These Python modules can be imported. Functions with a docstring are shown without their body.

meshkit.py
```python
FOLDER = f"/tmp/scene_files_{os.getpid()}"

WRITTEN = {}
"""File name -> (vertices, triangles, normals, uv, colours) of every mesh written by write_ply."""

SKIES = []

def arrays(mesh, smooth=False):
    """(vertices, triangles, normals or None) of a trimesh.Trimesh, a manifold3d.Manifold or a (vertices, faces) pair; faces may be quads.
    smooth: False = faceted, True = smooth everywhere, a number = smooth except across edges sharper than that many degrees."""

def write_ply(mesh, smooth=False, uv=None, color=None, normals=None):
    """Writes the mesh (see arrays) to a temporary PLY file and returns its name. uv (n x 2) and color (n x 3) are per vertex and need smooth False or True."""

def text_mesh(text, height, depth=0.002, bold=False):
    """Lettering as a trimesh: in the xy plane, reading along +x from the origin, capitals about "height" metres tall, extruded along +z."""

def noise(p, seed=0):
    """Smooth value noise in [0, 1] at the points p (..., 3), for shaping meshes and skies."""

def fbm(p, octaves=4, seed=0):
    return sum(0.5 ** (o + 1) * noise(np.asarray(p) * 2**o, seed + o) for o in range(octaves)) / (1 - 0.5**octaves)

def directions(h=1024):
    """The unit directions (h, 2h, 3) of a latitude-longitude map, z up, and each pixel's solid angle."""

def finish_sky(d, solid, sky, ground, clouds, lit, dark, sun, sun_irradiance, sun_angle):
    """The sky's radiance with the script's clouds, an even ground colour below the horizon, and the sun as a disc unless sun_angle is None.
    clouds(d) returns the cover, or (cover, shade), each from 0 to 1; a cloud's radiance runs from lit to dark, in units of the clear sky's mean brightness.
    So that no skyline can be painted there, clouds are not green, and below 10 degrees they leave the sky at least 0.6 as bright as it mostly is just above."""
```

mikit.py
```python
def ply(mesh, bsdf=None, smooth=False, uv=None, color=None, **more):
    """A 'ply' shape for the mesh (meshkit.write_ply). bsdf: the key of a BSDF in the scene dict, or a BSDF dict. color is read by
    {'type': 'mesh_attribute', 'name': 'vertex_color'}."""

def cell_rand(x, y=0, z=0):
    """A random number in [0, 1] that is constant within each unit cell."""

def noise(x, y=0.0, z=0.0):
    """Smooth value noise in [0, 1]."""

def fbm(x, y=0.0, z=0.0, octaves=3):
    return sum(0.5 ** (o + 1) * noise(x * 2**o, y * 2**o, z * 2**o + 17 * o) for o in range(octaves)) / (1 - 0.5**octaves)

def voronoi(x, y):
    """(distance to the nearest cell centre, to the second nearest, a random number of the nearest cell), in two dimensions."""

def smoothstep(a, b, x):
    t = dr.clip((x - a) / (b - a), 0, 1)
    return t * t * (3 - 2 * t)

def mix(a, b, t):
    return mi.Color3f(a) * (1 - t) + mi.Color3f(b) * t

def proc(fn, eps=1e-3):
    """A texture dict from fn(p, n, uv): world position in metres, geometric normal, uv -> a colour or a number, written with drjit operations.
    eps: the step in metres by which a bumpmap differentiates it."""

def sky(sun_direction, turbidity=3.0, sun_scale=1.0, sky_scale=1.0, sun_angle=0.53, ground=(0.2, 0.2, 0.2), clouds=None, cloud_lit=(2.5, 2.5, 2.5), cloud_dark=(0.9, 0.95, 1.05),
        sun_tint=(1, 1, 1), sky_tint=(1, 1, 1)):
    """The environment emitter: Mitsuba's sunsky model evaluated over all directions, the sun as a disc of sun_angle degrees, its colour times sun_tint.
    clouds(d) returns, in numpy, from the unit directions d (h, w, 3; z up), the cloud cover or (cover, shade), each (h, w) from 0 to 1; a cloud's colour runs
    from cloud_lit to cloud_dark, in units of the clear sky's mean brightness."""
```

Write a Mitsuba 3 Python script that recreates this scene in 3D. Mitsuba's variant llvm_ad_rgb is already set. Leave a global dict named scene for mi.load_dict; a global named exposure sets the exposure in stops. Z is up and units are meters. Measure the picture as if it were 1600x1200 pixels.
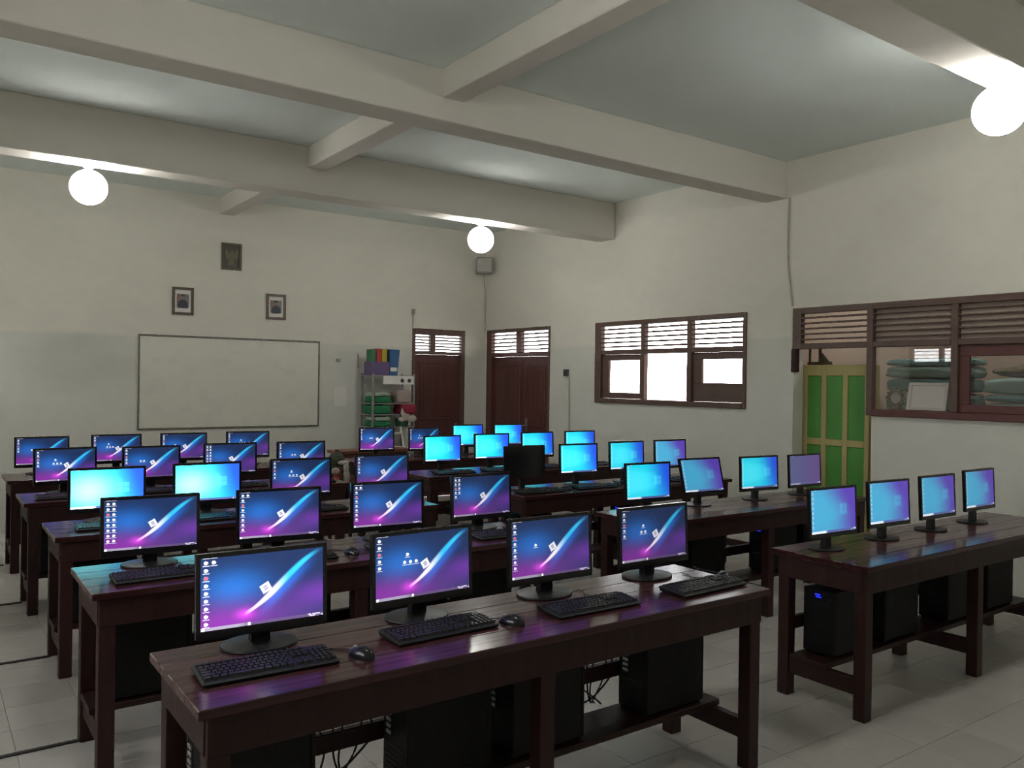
import math, random
import numpy as np, trimesh, drjit as dr, mitsuba as mi
import mikit, meshkit
from mikit import proc, noise, fbm, smoothstep, mix, cell_rand
from shapely.geometry import Polygon, box as sbox, Point
from shapely import affinity
T = mi.ScalarTransform4f
random.seed(7); rng = np.random.default_rng(7)

# ------------------------------------------------------------------ camera, sky, exposure
exposure = 0.0
CAM = np.array([0.0, 0.0, 1.601])
FW = np.array([0.584099, 0.811674, -0.003727]); UP = np.array([-0.00957, 0.011478, 0.999888])
scene = {
    'camera': {'type': 'perspective', 'fov': 63.553, 'fov_axis': 'x', 'near_clip': 0.05, 'far_clip': 500.0,
               'to_world': T().look_at(origin=CAM.tolist(), target=(CAM + FW).tolist(), up=UP.tolist())},
    'sky': {**mikit.sky((0.75, 0.1, 0.65), turbidity=6, sun_scale=0.0, sky_scale=1.0, ground=(0.5, 0.5, 0.47),
                        clouds=lambda d: np.ones(d.shape[:2]) * 0.94, cloud_lit=(1.0, 1.0, 0.99), cloud_dark=(0.9, 0.9, 0.9)),
            'sampling_weight': 8.0, 'scale': 36.0},
}
labels = {}
LAMP = 45.0          # radiance of the globe lamps
WX, WY, ZC, TT = 6.56, 9.78, 3.68, 0.75    # right wall, back wall, ceiling, table top
XL, YF = -0.75, -1.0                       # left wall, wall behind the camera
TH = 0.15                                  # wall thickness

# ------------------------------------------------------------------ materials
def mat(key, rgb, rough=0.5, spec=0.5, **k):
    key = 'm_' + key
    col = rgb if isinstance(rgb, dict) else {'type': 'rgb', 'value': list(rgb)}
    scene[key] = {'type': 'twosided', 'bsdf': {'type': 'principled', 'base_color': col, 'roughness': rough, 'specular': spec, **k}}
    return key
def diffuse(key, rgb):
    key = 'm_' + key
    col = rgb if isinstance(rgb, dict) else {'type': 'rgb', 'value': list(rgb)}
    scene[key] = {'type': 'twosided', 'bsdf': {'type': 'diffuse', 'reflectance': col}}
    return key

def wall_paint(p, n, uv):
    base = mi.Color3f(0.72, 0.70, 0.63)
    low = mi.Color3f(0.652, 0.648, 0.594)
    c = mix(base, low, 1 - smoothstep(2.02, 2.06, p.z + 0.01 * noise(p.x * 3, p.y * 3)))
    blot = smoothstep(0.52, 0.72, fbm(p.x * 1.1 + 3, p.y * 1.1, p.z * 1.3, 4))
    # old damp patch on the back wall, left of the whiteboard
    damp = smoothstep(0.9, 0.3, dr.sqrt(dr.square((p.x - 1.35) / 0.8) + dr.square((p.z - 1.75) / 0.55)) + 0.35 * (fbm(p.x * 4, p.z * 4, 1.0, 3) - 0.5))
    damp = damp * smoothstep(9.0, 9.6, p.y) * smoothstep(2.1, 2.03, p.z)
    c = c * (1 - 0.05 * blot - 0.12 * damp)
    c = c * (0.985 + 0.03 * noise(p.x * 14, p.y * 14, p.z * 14))
    return c
diffuse('wall_paint', proc(wall_paint))
diffuse('beam_paint', proc(lambda p, n, uv: mi.Color3f(0.70, 0.67, 0.62) * (0.96 + 0.05 * fbm(p.x * 2, p.y * 2, p.z * 4, 3))))
diffuse('ceiling_paint', proc(lambda p, n, uv: mi.Color3f(0.74, 0.80, 0.78) * (0.95 + 0.08 * fbm(p.x * 1.5, p.y * 1.5, 2.0, 3))))
diffuse('annex_paint', (0.66, 0.55, 0.47))
mat('floor_tile', proc(lambda p, n, uv: mi.Color3f(0.48, 0.455, 0.43) * (0.90 + 0.08 * cell_rand(dr.floor((p.x - 3.655) / 0.3), dr.floor((p.y - 1.9) / 0.3)) + 0.06 * fbm(p.x * 5, p.y * 5, 0.0, 3))), 0.32, 0.4)
mat('grout', (0.30, 0.29, 0.27), 0.8, 0.2)
def wood(p, n, uv):
    g = fbm(p.x * 2.2, p.y * 60, p.z * 60, 3)
    s = smoothstep(0.35, 0.75, g)
    c = mix((0.047, 0.015, 0.017), (0.026, 0.009, 0.010), s) * (0.85 + 0.3 * noise(p.x * 1.3, p.y * 7, 1.0))
    worn = smoothstep(0.25, 0.45, dr.abs(n.x * n.z)) * smoothstep(0.4, 0.6, noise(p.x * 9, p.y * 22, p.z * 9))      # varnish rubbed off the end edges
    return mix(c, (0.22, 0.17, 0.15), worn * 0.8)
mat('table_wood', proc(wood), 0.18, 0.40)
mat('leg_wood', proc(lambda p, n, uv: mix((0.034, 0.013, 0.012), (0.021, 0.008, 0.008), fbm(p.x * 40, p.y * 40, p.z * 3, 3))), 0.45, 0.25)
mat('door_wood', proc(lambda p, n, uv: mix((0.115, 0.045, 0.040), (0.075, 0.028, 0.026), fbm(p.x * 30, p.y * 30, p.z * 2, 3))), 0.38, 0.4)
mat('frame_wood', proc(lambda p, n, uv: mix((0.12, 0.075, 0.062), (0.085, 0.05, 0.043), fbm(p.x * 20, p.y * 6, p.z * 20, 3))), 0.4, 0.4)
mat('brown_board', (0.36, 0.29, 0.25), 0.7, 0.2)
mat('maroon_wood', (0.10, 0.035, 0.033), 0.4, 0.4)
mat('black_gloss', (0.010, 0.010, 0.012), 0.12, 0.5)
mat('black_plastic', (0.012, 0.012, 0.014), 0.4, 0.35)
mat('case_black', (0.007, 0.007, 0.0075), 0.5, 0.2)
mat('black_matt', (0.013, 0.013, 0.014), 0.55, 0.3)
mat('key_plastic', (0.016, 0.016, 0.017), 0.42, 0.35)
mat('grey_metal', (0.30, 0.30, 0.31), 0.4, 0.5, metallic=0.7)
mat('dark_metal', (0.05, 0.05, 0.055), 0.4, 0.5)
mat('white_plastic', (0.62, 0.61, 0.57), 0.35, 0.5)
mat('grey_plastic', (0.28, 0.28, 0.27), 0.45, 0.4)
mat('whiteboard_face', proc(lambda p, n, uv: mi.Color3f(0.74, 0.735, 0.66) * (1 - 0.05 * smoothstep(0.5, 0.8, fbm(p.x * 6, p.z * 9, 0.0, 3)))), 0.3, 0.4)
mat('board_frame', (0.16, 0.16, 0.14), 0.4, 0.5, metallic=0.4)
mat('cable_black', (0.012, 0.012, 0.012), 0.45, 0.4)
mat('conduit_grey', (0.40, 0.39, 0.35), 0.5, 0.4)
mat('paper_white', (0.72, 0.71, 0.68), 0.7, 0.2)
mat('picture_dark', (0.075, 0.07, 0.05), 0.4, 0.4)
mat('picture_gold', (0.14, 0.125, 0.085), 0.5, 0.4)
mat('picture_frame', (0.10, 0.075, 0.06), 0.4, 0.4)
mat('picture_ground', (0.20, 0.19, 0.20), 0.4, 0.3)
mat('picture_suit', (0.06, 0.06, 0.075), 0.5, 0.3)
mat('picture_skin', (0.26, 0.19, 0.16), 0.5, 0.3)
mat('picture_red', (0.28, 0.14, 0.13), 0.5, 0.3)
mat('panel_green', proc(lambda p, n, uv: mi.Color3f(0.075, 0.26, 0.045) * (0.85 + 0.3 * fbm(p.x * 9, p.y * 9, p.z * 3, 3))), 0.45, 0.4)
mat('panel_yellow', (0.42, 0.36, 0.15), 0.45, 0.4)
mat('teal_cloth', (0.20, 0.32, 0.30), 0.8, 0.2)
mat('teal_deep', (0.10, 0.21, 0.22), 0.8, 0.2)
mat('olive_cloth', (0.085, 0.07, 0.045), 0.8, 0.2)
mat('annex_wall_tone', (0.34, 0.30, 0.23), 0.6, 0.3)
mat('brass_dark', (0.05, 0.038, 0.018), 0.5, 0.5)
mat('purple_plastic', (0.12, 0.08, 0.19), 0.5, 0.4)
mat('green_folder', (0.04, 0.17, 0.08), 0.5, 0.4)
mat('red_folder', (0.42, 0.045, 0.05), 0.5, 0.4)
mat('yellow_folder', (0.40, 0.33, 0.03), 0.5, 0.4)
mat('blue_folder', (0.03, 0.10, 0.24), 0.5, 0.4)
mat('green_cloth', proc(lambda p, n, uv: mi.Color3f(0.025, 0.17, 0.075) * (0.6 + 0.8 * fbm(p.x * 12, p.y * 12, p.z * 40, 3))), 0.8, 0.2)
mat('pale_green_cloth', (0.33, 0.40, 0.33), 0.8, 0.2)
mat('crimson_cloth', (0.24, 0.03, 0.05), 0.8, 0.2)
mat('pink_cloth', (0.36, 0.29, 0.27), 0.8, 0.2)
mat('grey_cloth', (0.10, 0.10, 0.095), 0.8, 0.2)
mat('bag_green', (0.045, 0.052, 0.035), 0.7, 0.3)
mat('bag_white', (0.45, 0.42, 0.38), 0.5, 0.4)
mat('desk_brown', (0.16, 0.065, 0.045), 0.4, 0.4)
mat('ceramic', (0.7, 0.7, 0.68), 0.3, 0.5)
mat('concrete', (0.55, 0.54, 0.50), 0.9, 0.1)
scene['m_pane_glass'] = {'type': 'thindielectric'}
scene['m_glow_bulb'] = {'type': 'diffuse', 'reflectance': {'type': 'rgb', 'value': [0.8, 0.8, 0.8]}}

# ------------------------------------------------------------------ shape helpers
cat = trimesh.util.concatenate
def bx(x0, x1, y0, y1, z0, z1):
    m = trimesh.creation.box((x1 - x0, y1 - y0, z1 - z0)); m.apply_translation(((x0 + x1) / 2, (y0 + y1) / 2, (z0 + z1) / 2)); return m
def cb(x0, x1, y0, y1, z0, z1, c=0.004):
    """box with chamfered edges (44 triangles)"""
    lo, hi = np.array([x0, y0, z0]), np.array([x1, y1, z1]); P = []
    c = min(c, 0.45 * (hi - lo).min())
    for i in range(8):
        s = np.array([(i >> k) & 1 for k in range(3)])
        for k in range(3):
            q = np.where(s, hi - c, lo + c); q[k] = hi[k] if s[k] else lo[k]; P.append(q)
    return trimesh.convex.convex_hull(np.array(P))
def cyl(r, z0, z1, x=0, y=0, n=24, r2=None):
    m = trimesh.creation.revolve([[0, z0], [r, z0], [r if r2 is None else r2, z1], [0, z1]], sections=n); m.apply_translation((x, y, 0)); return m
def lathe(prof, n=32): return trimesh.creation.revolve(prof, sections=n)
def tube(pts, r=0.003, n=6, sub=6):
    P = np.asarray(pts, float)
    if sub > 1 and len(P) > 2:     # Catmull-Rom
        Q = np.vstack([2 * P[0] - P[1], P, 2 * P[-1] - P[-2]]); out = []
        for i in range(len(P) - 1):
            a, b, c, d = Q[i:i + 4]
            for t in np.linspace(0, 1, sub, endpoint=False):
                out.append(0.5 * (2 * b + (c - a) * t + (2 * a - 5 * b + 4 * c - d) * t * t + (3 * b - a - 3 * c + d) * t ** 3))
        P = np.vstack(out + [P[-1]])
    t = np.gradient(P, axis=0); t /= np.linalg.norm(t, axis=1, keepdims=True) + 1e-12
    a = np.cross(t, np.where(np.abs(t[:, 2:]) < 0.9, [0, 0, 1.0], [1.0, 0, 0])); a /= np.linalg.norm(a, axis=1, keepdims=True) + 1e-12
    b = np.cross(t, a); ang = np.arange(n) * 2 * np.pi / n
    V = (P[:, None] + r * (np.cos(ang)[None, :, None] * a[:, None] + np.sin(ang)[None, :, None] * b[:, None])).reshape(-1, 3)
    F = []
    for i in range(len(P) - 1):
        for j in range(n):
            k = (j + 1) % n
            F += [[i * n + j, i * n + k, (i + 1) * n + k], [i * n + j, (i + 1) * n + k, (i + 1) * n + j]]
    for j in range(1, n - 1):
        F += [[0, j + 1, j], [(len(P) - 1) * n, (len(P) - 1) * n + j, (len(P) - 1) * n + j + 1]]
    return trimesh.Trimesh(V, F, process=False)
def ext(poly, h):
    gs = getattr(poly, 'geoms', [poly])
    return cat([trimesh.creation.extrude_polygon(g, h, engine='earcut') for g in gs])
def on_back(m, y):     # local x,y(up),z(out) -> standing on a plane facing -y at y
    m = m.copy(); m.vertices = np.c_[m.vertices[:, 0], y - m.vertices[:, 2], m.vertices[:, 1]]; return m
def on_right(m, x):    # local x = world y, y = up, z = out of the wall (towards -x)
    m = m.copy(); v = m.vertices; m.vertices = np.c_[x - v[:, 2], v[:, 0], v[:, 1]]; m.invert(); return m
def blob(c, r, amp=0.15, seed=0, sub=3, f=3.0, flat=None):
    m = trimesh.creation.icosphere(subdivisions=sub); v = m.vertices
    k = 1 + amp * (meshkit.fbm(v * f + seed * 7.3, 3, seed) - 0.5) * 2
    v = v * k[:, None] * np.asarray(r)
    if flat is not None: v[:, 2] = np.maximum(v[:, 2], flat)
    m.vertices = v + np.asarray(c); return m

# ------------------------------------------------------------------ scene helpers
def ply(mesh, m=None, **k): return mikit.ply(mesh, 'm_' + m if m else None, **k)
used = {}
def numbered(name):
    k = used.get(name, -1) + 1; used[name] = k
    return name if k == 0 else f'{name}_{k:03d}'
def obj(name, mesh, m, parent=None, smooth=False, to_world=None, **kw):
    key = numbered(f'{parent}__{name}' if parent else name)
    d = mesh if isinstance(mesh, dict) else ply(mesh, m, smooth=smooth, **kw)
    if to_world is not None: d = {**d, 'to_world': to_world}
    scene[key] = d
    return key
def tag(key, label=None, category=None, group=None, kind=None):
    labels[key] = {k: v for k, v in dict(label=label, category=category, group=group, kind=kind).items() if v}
    return key
def thing(name, label, category, group=None): return tag(numbered(name), label, category, group)
def struct(name, mesh=None, m=None, label=None, **k):
    key = numbered(name) if mesh is None else obj(name, mesh, m, **k)
    return tag(key, label, None, None, 'structure')
def place(x=0, y=0, z=0, rz=0): return T().translate([x, y, z]) @ T().rotate([0, 0, 1], math.degrees(rz))

# ================================================================== ROOM SHELL
def holed(w0, w1, z0, z1, holes):
    p = sbox(w0, z0, w1, z1)
    for a, b, c, d in holes: p = p.difference(sbox(a, c, b, d))
    return ext(p, TH)
# back wall (plane y = WY) with a door
D1 = (5.39, 6.20, 0.0, 2.28)
struct('wall_back', on_back(holed(XL - TH, WX + TH, 0, ZC, [D1]), WY + TH), 'wall_paint', 'cream painted back wall with whiteboard and pictures')
# right wall (plane x = WX) with double door, window, doorway and long window
D2 = (8.30, 9.715, 0.0, 2.30); W1 = (5.21, 7.41, 1.36, 2.305); D3 = (3.90, 4.675, 0.0, 2.305); W2 = (0.9, 3.90, 1.35, 2.305)
struct('wall_right', on_right(holed(YF, WY, 0, ZC, [D2, W1, D3, W2]), WX + TH), 'wall_paint', 'cream painted right wall with windows and doors')
W4 = ((1.4, 4.6, 1.36, 2.305), (8.25, 9.55, 1.36, 2.305)); D4 = (6.5, 7.6, 0.0, 2.30)
struct('wall_left', on_right(holed(YF, WY, 0, ZC, W4 + (D4,)), XL), 'wall_paint')
struct('wall_front', bx(XL - TH, WX + TH, YF - TH, YF, 0, ZC), 'wall_paint')
ceil = struct('ceiling', bx(XL - TH, WX + TH, YF - TH, WY + TH, ZC, ZC + 0.12), 'ceiling_paint', 'pale blue grey ceiling between concrete beams')
for (y0, y1, zb) in ((2.035, 2.295, 3.33), (4.77, 5.023, 3.335), (7.11, 7.365, 3.26)):
    obj('beam', cb(XL, WX, y0, y1, zb, ZC, 0.006), 'beam_paint', ceil)
for (y0, y1) in ((YF, 2.035), (2.295, 4.77), (5.023, 7.11), (7.365, WY)):
    obj('cross_beam', cb(2.825, 2.995, y0, y1, 3.485, ZC, 0.006), 'beam_paint', ceil)
# floor: grout bed and single tiles of 0.30 m
flo = struct('floor', bx(XL - TH, WX + TH, YF - TH, WY + TH, -0.06, -0.004), 'grout', 'white ceramic tile floor')
fx = 800 / math.tan(math.radians(63.553 / 2)); RT = np.cross(FW, UP)
tiles = []
for i in range(-16, 12):
    for j in range(-11, 28):
        x0, y0 = 3.655 + 0.3 * i, 1.90 + 0.3 * j
        a, b, c, d = max(x0, XL), min(x0 + 0.3, WX), max(y0, YF), min(y0 + 0.3, WY)
        if b - a < 0.03 or d - c < 0.03: continue
        P = np.array([[a, c, 0], [b, c, 0], [b, d, 0], [a, d, 0]]) - CAM
        zc_ = P @ FW; vis = 0
        if zc_.min() > 0.3:
            q = np.c_[800 + fx * (P @ RT) / zc_, 600 - fx * (P @ UP) / zc_]
            if q[:, 0].max() > 0 and q[:, 0].min() < 1600 and q[:, 1].min() < 1200:
                vis = 0.5 * abs(sum(q[k, 0] * q[(k + 1) % 4, 1] - q[(k + 1) % 4, 0] * q[k, 1] for k in range(4)))
        tiles.append((vis, a, b, c, d))
tiles.sort(key=lambda t: -t[0])
def tile_mesh(a, b, c, d):
    g, h = 0.0012, 0.0015
    v = np.array([[a + g, c + g, -0.004], [b - g, c + g, -0.004], [b - g, d - g, -0.004], [a + g, d - g, -0.004],
                  [a + g, c + g, -h], [b - g, c + g, -h], [b - g, d - g, -h], [a + g, d - g, -h],
                  [a + g + h, c + g + h, 0], [b - g - h, c + g + h, 0], [b - g - h, d - g - h, 0], [a + g + h, d - g - h, 0]])
    f = [[8, 9, 10], [8, 10, 11]]
    for k in range(4):
        n = (k + 1) % 4
        f += [[k, n, 4 + n], [k, 4 + n, 4 + k], [4 + k, 4 + n, 8 + n], [4 + k, 8 + n, 8 + k]]
    return trimesh.Trimesh(v, f, process=False)
full = ply(tile_mesh(0, 0.3, 0, 0.3), 'floor_tile')
for v, a, b, c, d in tiles[:300]:
    if b - a > 0.299 and d - c > 0.299: obj('tile', full, None, flo, to_world=T().translate([a, c, 0]))
    else: obj('tile', tile_mesh(a, b, c, d), 'floor_tile', flo)
k = obj('tile_field', cat([tile_mesh(*t[1:]) for t in tiles[300:]]), 'floor_tile', flo); tag(k, kind='stuff')

# ---- louvred openings -------------------------------------------------------------
def slats(parent, a, b, z0, z1, n, wall, depth=0.065, t=0.015, m='frame_wood'):
    """wall 'r': a..b along y on the right wall; 'b': a..b along x on the back wall"""
    hgt = (z1 - z0) / (n + 0.5)
    for k in range(n):
        z = z0 + (k + 0.75) * hgt
        if wall == 'r':
            s = cb(-depth / 2, depth / 2, a, b, -t / 2, t / 2, 0.002); s.apply_transform(trimesh.transformations.rotation_matrix(math.radians(-2), [0, 1, 0])); s.apply_translation((WX + 0.016, 0, z))
        else:
            s = cb(a, b, -depth / 2, depth / 2, -t / 2, t / 2, 0.002); s.apply_transform(trimesh.transformations.rotation_matrix(math.radians(2), [1, 0, 0])); s.apply_translation((0, WY + 0.016, z))
        obj('slat', s, m, parent)
def fr(parent, name, a, b, z0, z1, wall, out=0.018, m='frame_wood', d=0.05):
    """a timber of the frame, standing out 'out' from the wall"""
    s = cb(WX - out, WX + d - 0.005, a, b, z0, z1, 0.004) if wall == 'r' else cb(a, b, WY - out, WY + d - 0.005, z0, z1, 0.004)
    return obj(name, s, m, parent)
def glass(parent, a, b, z0, z1, x): obj('pane', bx(x, x + 0.004, a, b, z0, z1), 'pane_glass', parent)

# ---- door_1 : back wall
d1 = struct('door_1', label='dark maroon door with louvred transom in the back wall')
a, b, _, zt = D1
fr(d1, 'frame', a - 0.01, a + 0.035, 0, zt + 0.01, 'b'); fr(d1, 'frame', b - 0.05, b + 0.01, 0, zt + 0.01, 'b'); fr(d1, 'frame', a + 0.035, b - 0.05, zt - 0.07, zt + 0.01, 'b')
fr(d1, 'rail', a + 0.035, b - 0.05, 1.945, 1.985, 'b'); fr(d1, 'mullion', 5.655, 5.73, 1.985, zt - 0.07, 'b')
slats(d1, a + 0.035, 5.655, 1.985, 2.21, 5, 'b'); slats(d1, 5.73, b - 0.05, 1.985, 2.21, 5, 'b')
leaf = obj('leaf', cb(a + 0.037, b - 0.052, WY + 0.03, WY + 0.075, 0.008, 1.943, 0.003), 'door_wood', d1)
for (pa, pb, pc, pd) in ((a + 0.13, b - 0.15, 1.05, 1.82), (a + 0.13, b - 0.15, 0.15, 0.93)):
    obj('panel', cat([cb(pa, pb, WY + 0.018, WY + 0.032, pc, pd, 0.006), cb(pa + 0.05, pb - 0.05, WY + 0.012, WY + 0.02, pc + 0.05, pd - 0.05, 0.004)]), 'door_wood', leaf)
obj('handle', cat([cyl(0.02, 0, 0.012, n=16), cb(-0.008, 0.008, -0.1, 0.008, 0.03, 0.045, 0.004), cyl(0.007, 0, 0.04, n=10)]).apply_transform(
    trimesh.transformations.translation_matrix((b - 0.1, WY + 0.03, 0.98)) @ trimesh.transformations.rotation_matrix(math.pi / 2, [1, 0, 0])), 'grey_metal', leaf)
# ---- door_2 : right wall, double leaf
d2 = struct('door_2', label='dark brown double door with bright louvred transom in the right wall')
a, b, _, zt = D2
fr(d2, 'frame', a - 0.01, a + 0.02, 0, zt + 0.01, 'r'); fr(d2, 'frame', b - 0.115, b + 0.005, 0, zt + 0.01, 'r', m='door_wood'); fr(d2, 'frame', a + 0.02, b - 0.115, zt - 0.035, zt + 0.01, 'r')
fr(d2, 'rail', a + 0.02, b - 0.115, 1.93, 1.985, 'r', m='door_wood'); fr(d2, 'mullion', 8.905, 9.01, 1.985, zt - 0.035, 'r', m='door_wood')
slats(d2, a + 0.02, 8.905, 1.985, 2.265, 5, 'r'); slats(d2, 9.01, b - 0.115, 1.985, 2.265, 5, 'r')
for (la, lb) in ((a + 0.022, 8.862), (8.866, b - 0.117)):
    leaf = obj('leaf', cb(WX + 0.03, WX + 0.075, la, lb, 0.008, 1.928, 0.003), 'door_wood', d2)
    for (pc, pd) in ((1.0, 1.80), (0.14, 0.88)):
        obj('panel', cat([cb(WX + 0.018, WX + 0.032, la + 0.1, lb - 0.1, pc, pd, 0.006), cb(WX + 0.012, WX + 0.02, la + 0.15, lb - 0.15, pc + 0.05, pd - 0.05, 0.004)]), 'door_wood', leaf)
obj('handle', cat([cb(WX + 0.024, WX + 0.03, 8.80, 8.84, 0.90, 1.10, 0.002), cb(WX - 0.03, WX - 0.015, 8.72, 8.83, 1.0, 1.018, 0.004), bx(WX - 0.02, WX + 0.026, 8.81, 8.825, 1.0, 1.018)]), 'grey_metal', leaf)
# ---- window_1
w1 = struct('window_1', label='brown three bay window glaring with daylight, louvres above the panes')
a, b, z0, zt = W1
fr(w1, 'frame', a - 0.005, a + 0.035, z0, zt, 'r'); fr(w1, 'frame', b - 0.10, b + 0.005, z0, zt, 'r'); fr(w1, 'frame', a + 0.035, b - 0.10, zt - 0.05, zt, 'r'); fr(w1, 'sill', a + 0.035, b - 0.10, z0, z0 + 0.055, 'r', 0.03)
fr(w1, 'mullion', 5.905, 5.965, z0 + 0.055, zt - 0.05, 'r'); fr(w1, 'mullion', 6.59, 6.645, z0 + 0.055, zt - 0.05, 'r')
for (p, q_) in ((5.245, 5.905), (5.965, 6.59), (6.645, 7.31)):
    fr(w1, 'rail', p, q_, 1.925, 1.975, 'r'); slats(w1, p, q_, 1.975, 2.255, 5, 'r')
def casement(parent, p, q_, z0, z1, l, r, t, bt, m):
    s = obj('casement', cat([cb(WX + 0.012, WX + 0.045, p, q_, z1 - t, z1, 0.003), cb(WX + 0.012, WX + 0.045, p, q_, z0, z0 + bt, 0.003),
                             cb(WX + 0.012, WX + 0.045, p, p + l, z0 + bt, z1 - t, 0.003), cb(WX + 0.012, WX + 0.045, q_ - r, q_, z0 + bt, z1 - t, 0.003)]), m, parent)
    glass(s, p + l, q_ - r, z0 + bt, z1 - t, WX + 0.028)
    return s
casement(w1, 6.647, 7.308, 1.417, 1.923, 0.04, 0.11, 0.065, 0.065, 'frame_wood')
casement(w1, 5.247, 5.903, 1.417, 1.923, 0.02, 0.12, 0.07, 0.19, 'frame_wood')
glass(w1, 5.967, 6.588, 1.417, 1.923, WX + 0.028)
# ---- door_3 : doorway to the next room with louvred transom
d3 = struct('door_3', label='open doorway with louvred transom beside the long window')
a, b, _, zt = D3
fr(d3, 'frame', b - 0.085, b + 0.005, 1.93, zt, 'r'); fr(d3, 'frame', a + 0.045, b - 0.085, zt - 0.055, zt, 'r'); fr(d3, 'rail', a + 0.045, b - 0.085, 1.93, 1.98, 'r')
slats(d3, a + 0.045, b - 0.085, 1.98, 2.25, 5, 'r')
obj('bracket', cat([cb(WX - 0.012, WX + 0.05, b - 0.03, b + 0.02, 1.72, 1.93, 0.004)]), 'leg_wood', d3)
# ---- window_2
w2 = struct('window_2', label='long brown window onto the next room, louvres above the panes')
a, b, z0, zt = W2
fr(w2, 'frame', b - 0.01, b + 0.045, z0, zt, 'r'); fr(w2, 'frame', a - 0.005, a + 0.06, z0, zt, 'r'); fr(w2, 'frame', a + 0.06, b - 0.01, zt - 0.055, zt, 'r'); fr(w2, 'sill', a + 0.06, b - 0.01, z0, z0 + 0.055, 'r', 0.035, 'maroon_wood')
posts = [3.15, 2.42, 1.65]
for pz in posts: fr(w2, 'mullion', pz + 0.035, pz + 0.09, z0 + 0.055, zt - 0.055, 'r')
edges = [b - 0.01] + [v for pz in posts for v in (pz + 0.09, pz + 0.035)] + [a + 0.06]
for i in range(0, 8, 2):
    q_, p = edges[i], edges[i + 1]
    fr(w2, 'rail', p, q_, 1.93, 1.98, 'r'); slats(w2, p, q_, 1.98, 2.25, 5, 'r', 0.03, 0.011)
    obj('board', bx(WX + 0.034, WX + 0.04, p, q_, 1.98, 2.25), 'brown_board', w2)
    if i == 0: glass(w2, p, q_, z0 + 0.057, 1.928, WX + 0.028)
    else: casement(w2, p + 0.002, q_ - 0.002, z0 + 0.057, 1.928, 0.075, 0.075, 0.085, 0.06, 'maroon_wood')
struct('trim_1', cat([bx(WX - 0.012, WX, YF, 3.895, 0, 0.07), bx(WX - 0.012, WX, 4.68, 8.285, 0, 0.07)]), 'leg_wood', 'dark skirting along the right wall')

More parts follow.
